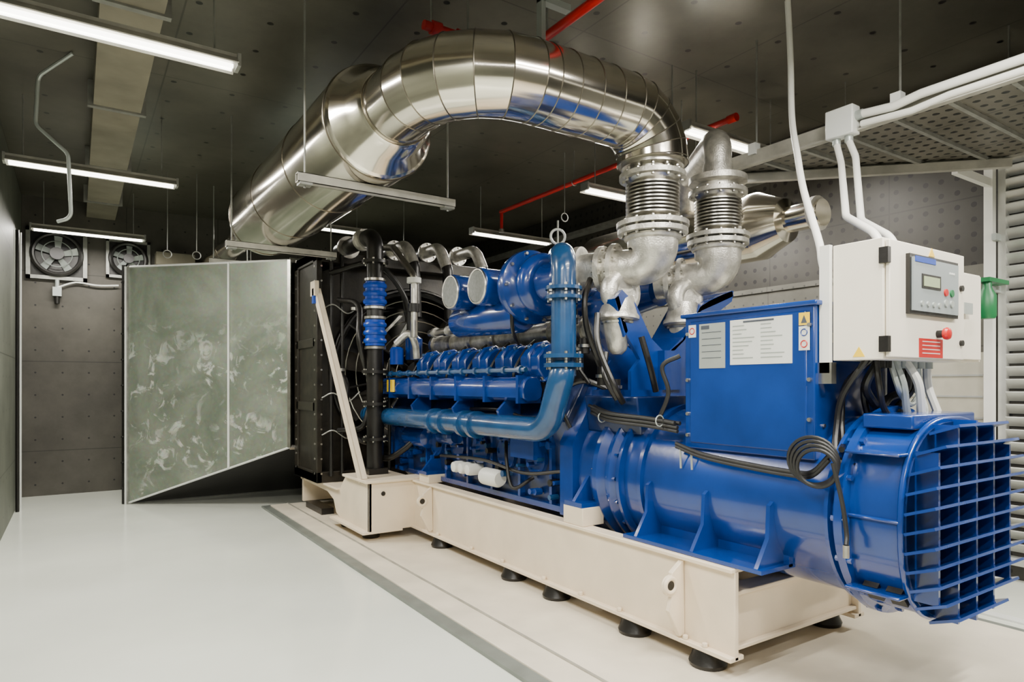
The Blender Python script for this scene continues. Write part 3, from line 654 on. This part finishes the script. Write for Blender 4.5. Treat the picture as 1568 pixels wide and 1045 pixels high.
P+=arc((bx-rb,by,2.925),(1,0,0),(0,0,1),rb,5)
ZP=P[-1].z
P+=[V((2.66,by,ZP)),V((2.5,by,ZP)),V((2.34,by,ZP)),V((2.2,by,ZP))]
P+=arc((2.12,by+.47,ZP),(0,-1,0),(-1,0,0),.47,5)
P+=[V((1.65,3.74,ZP)),V((1.65,3.98,ZP))]
t.tube('clad_pipe',P,rp,STEEL,48,seg=True)
_,T,PP=t.rings(P,rp,8)
for i in range(0,len(PP)): t.torus('cladding_seams',PP[i],T[i],rp+.0005,.0035,SEAM,48,5)
t.lathe('clad_pipe',(1.65,3.76,ZP),(0,1,0),[(0,rp+.01),(.02,rp+.03),(.15,rp+.06),(.26,.35)],STEEL,48)
t.lathe('silencer',(1.65,3.98,ZP),(0,1,0),[(0,.30),(.05,.365),(.08,.37),(1.05,.37)],STEEL,64,caps=True)
t.lathe('silencer',(1.65,5.03,ZP),(0,1,0),[(0,.37),(1.05,.37)],STEEL,64,caps=False)
t.lathe('silencer',(1.65,6.08,ZP),(0,1,0),[(0,.37),(1.0,.37),(1.05,.365),(1.08,.33),(1.3,.12)],STEEL,64)
for y in (4.06,5.03,6.08,7.05): t.torus('cladding_seams',(1.65,y,ZP),(0,1,0),.371,.004,SEAM,64,5)
t.cyl('silencer',(1.65,7.3,ZP),(1.65,10.79,ZP+.06),.13,STEEL,n=28)
for y in (8.2,9.3): t.torus('cladding_seams',(1.65,y,ZP+.02),(0,1,0),.135,.006,SEAM,40,5)
t.tube('second_run',fillet([(bx2,by+.05,3.05),(bx2,by+.05,3.24),(4.3,by+.75,3.24),(4.6,by+1.1,2.95)],.12,6),.095,CAST,20)
t.lathe('second_run',(4.60,3.05,2.77),(0,1,0),[(-.28,.10),(0,.10),(.02,.17),(.22,.255),(.24,.27),(2.2,.27),(2.4,.12),(3.0,.12)],STEEL,48)
t.cyl('second_run',(4.60,2.80,2.77),(4.60,2.84,2.77),.13,CAST)
t.done()
t=Thing('exhaust_trapeze_hanger')
def trap(y,x0,x1,z):
    t.box('channels',(x0,y-.03,z-.06),(x1,y+.03,z-.055),GREYL); t.box('channels',(x0,y-.03,z-.06),(x1,y-.025,z),GREYL); t.box('channels',(x0,y+.025,z-.06),(x1,y+.03,z),GREYL)
    t.box('channels',(x0,y-.03,z-.004),(x1,y+.03,z),GREYL)
    for x in (x0+.05,x1-.05): t.cyl('rods',(x,y,z-.09),(x,y,H),.007,GREYM,n=6); t.box('channels',(x-.04,y-.035,z-.075),(x+.04,y+.035,z-.06),GREYM)
trap(4.2,1.16,2.28,ZP-.372); trap(6.55,1.16,2.2,ZP-.372)
trap(9.0,1.4,1.9,ZP-.12)
t.done()
# ---------------------------------------------------------------- light fixtures
def fixture(x0,x1,y,z,lit=True,power=40,rods=True):
    t=Thing('fluorescent_light_fixture')
    t.box('housing',(x0,y-.045,z+.01),(x1,y+.045,z+.06),GREYL)
    for s_ in (-1,1):
        t.prism('housing',[(x0,y+s_*.045,z+.03),(x0,y+s_*.09,z-.01),(x0,y+s_*.093,z-.005),(x0,y+s_*.045,z+.04)],(x1-x0,0,0),GREYL)
    t.box('housing',(x0-.02,y-.055,z-.01),(x0,y+.055,z+.065),GREYM); t.box('housing',(x1,y-.055,z-.01),(x1+.02,y+.055,z+.065),GREYM)
    for s_ in (-.022,.022): t.cyl('tubes',(x0+.02,y+s_,z-.008),(x1-.02,y+s_,z-.008),.013,TUBE if lit else WHITE,n=10)
    if rods:
        for x in (x0+.12,x1-.12): t.cyl('rods',(x,y,z+.06),(x,y,H-.002),.006,GREYM,n=6)
    e=t.done()
    if lit:
        ld=bpy.data.lights.new('tube_lamp','AREA'); ld.shape='RECTANGLE'; ld.size=x1-x0; ld.size_y=.10; ld.energy=power; ld.color=(1,.955,.87)
        lo=bpy.data.objects.new('tube_lamp',ld); bpy.context.collection.objects.link(lo); lo.location=((x0+x1)/2,y,z-.03); lo.parent=e
    return e
PW=105
fixture(-.5,.8,4.2,3.4,True,PW*.9); fixture(-.5,.8,7.05,3.4,True,PW*1.15); fixture(-.45,.75,9.94,3.4,True,PW*.5)
fixture(-.5,.8,1.35,3.4,True,PW*1.4); fixture(-.5,.8,-1.3,3.4,True,PW)  # unseen fixtures added for frontal fill, extending the left-aisle row
fixture(2.0,3.3,-.2,3.5,True,PW*1.5)  # unseen centre fixture added outside the frame as fill
fixture(2.0,3.3,1.2,3.6,True,PW)  # second unseen fixture outside the frame, near the alternator end
fixture(4.15,5.35,7.15,3.4,True,PW*.6); fixture(4.15,5.35,4.95,3.4,True,PW*.8); fixture(4.0,5.2,3.55,3.5,True,PW*.5)
fixture(2.2,3.3,8.6,3.55,True,PW*.4)
fixture(4.9,5.9,.6,2.95,True,PW*.8,False)  # unseen fixture added outside the frame at right, below the tray
# ---------------------------------------------------------------- wall fans
def wfan(x,z,s_):
    t=Thing('wall_extractor_fan'); y=YB-.002
    for a,b,c,d in ((-s_,-s_,s_,-s_*.86),(-s_,s_*.86,s_,s_),(-s_,-s_,-s_*.86,s_),(s_*.86,-s_,s_,s_)):
        t.box('frame',(x+a,y-.06,z+b),(x+c,y,z+d),GREYM)
    t.box('backing',(x-s_,y-.01,z-s_),(x+s_,y,z+s_),BLACK)
    t.torus('ring',(x,y-.08,z),(0,1,0),s_*.80,.03,BLACK,36,8)
    t.torus('ring',(x,y-.10,z),(0,1,0),s_*.5,.006,LABELG,30,4)
    for k in range(5):
        M=Matrix.Translation((x,y-.07,z))@Matrix.Rotation(2*math.pi*k/5,4,'Y')@Matrix.Rotation(math.radians(25),4,'Z')
        t.prism('blades',[M@V((-.02,0,.05)),M@V((.04,0,.05)),M@V((s_*.20,0,s_*.7)),M@V((-s_*.1,0,s_*.74))],M.to_3x3()@V((0,.008,0)),LABELG)
    t.cyl('motor',(x,y-.16,z),(x,y-.04,z),s_*.24,BLACK)
    t.box('valve',(x-.05,y-.08,z-s_-.22),(x+.05,y-.01,z-s_-.10),LABELG); t.cyl('valve',(x,y-.04,z-s_-.1),(x,y-.04,z-s_),.025,LABELG); t.cyl('valve',(x,y-.04,z-s_-.32),(x,y-.04,z-s_-.2),.03,BLACK)
    t.done()
wfan(-.21,3.24,.34); wfan(.62,3.26,.27)
t=Thing('fan_conduit',True); t.tube('c',smoothp([(-.2,10.74,2.80),(.0,10.74,2.88),(.25,10.74,2.86),(.5,10.74,2.88)]),.012,WHITE,6); t.done()
t=Thing('ceiling_beam_duct')
t.box('duct',(.12,-2.9,3.80),(.46,10.79,3.998),simple('beam_beige',(.23,.21,.155),.5,0,.12,4))
for y in (4.6,6.4,8.2,9.8): t.box('straps',(.08,y,3.785),(.50,y+.05,3.998),GREYM)
t.done()
t=Thing('wall_conduit',True); t.tube('c',fillet([(-.02,5.95,3.99),(-.24,6.2,3.86),(-.26,6.25,3.5),(-.05,6.2,3.3),(-.03,6.2,2.80),(-.12,6.25,2.77)],.08,5),.014,LABELG,8); t.done()
t=Thing('wall_ledge_beam',True); t.box('b',(.95,10.55,3.2),(1.45,10.79,3.38),simple('ledge_beige',(.20,.18,.13),.5)); t.done()
t=Thing('cable_conduit_rack',True)
t.cyl('r',(XL+.03,9.6,.0),(XL+.03,9.6,3.3),.02,BLACK,n=8); t.cyl('r',(XL+.05,9.75,.0),(XL+.05,9.75,3.3),.012,LABEL,n=8); t.done()
t=Thing('sprinkler_pipe')
t.tube('pipe',[(4.45,6.96,3.66),(4.45,3.45,3.66)],.025,RED,12); t.tube('pipe',[(4.45,6.94,3.66),(4.45,6.94,3.44)],.02,RED,10)
t.cyl('pipe',(4.45,6.94,3.40),(4.45,6.94,3.44),.035,STEELR); t.cyl('pipe',(4.45,3.42,3.66),(4.45,3.50,3.66),.034,RED)
t.tube('pipe',[(2.38,3.5,3.61),(2.38,-2.9,3.61)],.028,RED,12); t.tube('pipe',[(1.70,3.5,3.61),(2.38,3.5,3.61)],.028,RED,12)
for x in (1.78,1.95,2.3): t.cyl('pipe',(x-.03,3.5,3.61),(x+.03,3.5,3.61),.04,RED)
for x in (1.75,2.0): t.cyl('hangers',(x,3.5,3.63),(x,3.5,H),.006,GREYM,n=6)
for y in (4.0,5.5): t.cyl('hangers',(4.45,y,3.66),(4.45,y,H),.006,GREYM,n=6); t.torus('hangers',(4.45,y,3.66),(0,1,0),.032,.006,GREYM,16,4)
for y in (1.0,2.7,3.2): t.cyl('hangers',(2.38,y,3.62),(2.38,y,H),.006,GREYM,n=6)
t.done()
t=Thing('ceiling_bracket',True)
t.box('b',(2.28,3.12,3.43),(2.31,3.17,3.998),LABELG); t.box('b',(2.28,3.12,3.76),(2.5,3.17,3.80),LABELG); t.done()
t=Thing('hanging_rod')
for x,y in ((3.9,3.6),(4.4,5.6),(5.1,4.4),(3.6,8.0),(5.3,3.0),(1.2,8.6),(2.0,9.5),(.9,8.7)):
    zz=3.3 if y<8 else 3.03
    t.cyl('rod',(x,y,zz+.05),(x,y,H),.005,GREYM,n=6)
    t.torus('clamp',(x,y,zz),(0,1,0),.045,.006,GREYM,16,5)
t.cyl('rod',(3.0,3.9,2.72),(3.0,3.9,2.42),.008,GREYM,n=6)
t.torus('clamp',(3.0,3.9,2.60),(.4,1,0),.055,.010,LABEL,20,6)
t.done()
# ---------------------------------------------------------------- right side
t=Thing('cable_tray')
poly=[(4.1,-2.8),(4.1,3.3),(5.45,1.95),(5.45,-2.8)]
t.prism('perforated_bed',[(a,b,3.10) for a,b in poly],(0,0,.006),TRAYM)
def side(a,b,h=.12,mat=GREYL):
    a=V((*a,3.09));b=V((*b,3.09)); d=(b-a).normalized(); n_=V((-d.y,d.x,0))*.012
    t.prism('side_rails',[a,b,b+V((0,0,h)),a+V((0,0,h))],n_,mat)
    t.prism('side_rails',[a,b,b+n_*4,a+n_*4],(0,0,-.01),mat)
side(poly[0],poly[1],.10); side(poly[1],poly[2],.12); side(poly[2],poly[3])
t.box('diagonal_channel',(0,0,0),(1.909,.05,.06),GREYL,Matrix.Translation((4.1,3.24,3.02))@Matrix.Rotation(-math.pi/4,4,'Z'))
for i in range(14):
    y=-1+i*.3
    xe=5.45 if y<1.95 else 5.45-(y-1.95)
    if xe>4.3: t.box('cross_bars',(4.1,y,3.075),(xe,y+.025,3.10),GREYM)
for y in (.5,2.0,3.0):
    t.cyl('hangers',(4.13,y,3.2),(4.13,y,H),.007,GREYM,n=6)
    t.box('hangers',(4.07,y-.03,3.16),(4.13,y+.03,3.24),LABEL)
t.cyl('hangers',(5.42,1.9,3.2),(5.42,1.9,H),.007,GREYM,n=6)
t.done()
t=Thing('support_post'); t.box('post',(5.86,2.16,0),(5.92,2.22,3.3),WHITE); t.box('post',(5.80,2.10,0),(5.93,2.28,.015),WHITE); t.box('post',(5.3,2.17,3.02),(5.9,2.21,3.08),WHITE)
for z in (2.2,2.6): t.box('post',(5.84,2.13,z),(5.94,2.16,z+.05),LABELG)
t.done()
t=Thing('junction_box')
t.box('box',(4.0,2.22,3.06),(4.09,2.40,3.24),LABEL); t.bev('box',.008)
for y in (2.27,2.35): t.cyl('glands',(4.05,y,3.02),(4.05,y,3.06),.025,LABELG)
t.cyl('glands',(4.05,2.18,3.17),(4.05,2.22,3.17),.03,LABELG)
t.tube('conduits',fillet([(4.05,2.19,3.17),(4.05,2.0,3.15),(4.05,1.85,3.17),(4.05,1.2,3.17),(4.05,-1,3.17)],.08,4),.026,WHITE,10)
t.tube('conduits',fillet([(4.05,2.19,3.11),(4.05,1.9,3.09),(4.05,1.7,3.11),(4.05,-1,3.10)],.08,4),.02,WHITE,10)
t.tube('conduits',fillet([(4.05,2.27,3.03),(4.0,2.20,2.9),(3.6,1.95,2.4),(3.45,1.72,2.25),(3.42,1.66,2.14)],.15,5),.02,WHITE,10)
t.tube('conduits',fillet([(4.05,2.35,3.03),(3.98,2.28,2.88),(3.45,1.95,2.4),(3.3,1.72,2.25),(3.28,1.66,2.14)],.15,5),.02,WHITE,10)
t.done()
t=Thing('flexible_conduit',True); t.tube('c',smoothp([(3.86,2.57,3.995),(3.83,2.53,3.6),(3.80,2.5,3.2),(3.55,2.3,2.85),(3.3,2.1,2.55),(3.05,1.86,2.2),(2.98,1.80,2.08),(2.97,1.76,1.98)]),.019,WHITE,10); t.done()
t=Thing('intake_louvre')
for y0 in (-2.2,-.75,.85):
    y1=y0+(1.4 if y0<0 else 1.3)
    for a,b in (((5.93,y0,.12),(5.998,y0+.05,3.3)),((5.93,y1-.05,.12),(5.998,y1,3.3)),((5.93,y0,.12),(5.998,y1,.18)),((5.93,y0,3.24),(5.998,y1,3.3))): t.box('frames',a,b,ALU)
    for i in range(32):
        z=.22+i*.096
        t.prism('blades',[(5.99,y0+.05,z),(5.935,y0+.05,z+.07),(5.93,y0+.05,z+.062),(5.985,y0+.05,z-.005)],(0,y1-y0-.1,0),ALU)
t.done()
t=Thing('wall_cladding_panel')
t.box('panel',(5.97,2.24,.0),(5.998,10.7,2.45),CONC)
t.box('panel',(5.96,2.24,.1),(5.975,3.1,1.75),simple('panel_cream',(.50,.48,.40),.4))
for i in range(9): t.box('panel',(5.95,2.26,.2+i*.17),(5.965,3.08,.215+i*.17),ALU)
t.done()
t=Thing('wall_hose_reel_nozzle')
t.lathe('bottle',(5.60,2.10,1.98),(0,0,1),[(0,.05),(.02,.06),(.17,.06),(.23,.03),(.3,.03)],GRN,20); t.box('handle',(5.54,2.06,2.25),(5.88,2.155,2.28),GRN)
t.done()
t=Thing('trim_1',True); t.box('b',(5.95,2.9,2.45),(5.998,10.7,2.50),CONC); t.done()
t=Thing('trim_2',True); t.box('b',(5.85,-2.9,3.60),(5.998,10.7,3.65),GREYM); t.done()
t=Thing('drain_trench_cover',True); t.box('b',(4.9,-2.9,0),(4.99,7.8,.012),LABEL); t.done()
# ---------------------------------------------------------------- world, camera
w=bpy.data.worlds.new('world'); bpy.context.scene.world=w; w.use_nodes=True
w.node_tree.nodes['Background'].inputs[0].default_value=(.5,.55,.6,1); w.node_tree.nodes['Background'].inputs[1].default_value=.3
cd=bpy.data.cameras.new('camera'); cam=bpy.data.objects.new('camera',cd); bpy.context.collection.objects.link(cam)
cam.location=(0,0,1.5); cam.rotation_euler=(math.radians(90),0,-math.atan2(.553,.833))
cd.sensor_width=36; cd.lens=36*1006/1568; cd.shift_y=.0418; cd.clip_start=.05
bpy.context.scene.camera=cam
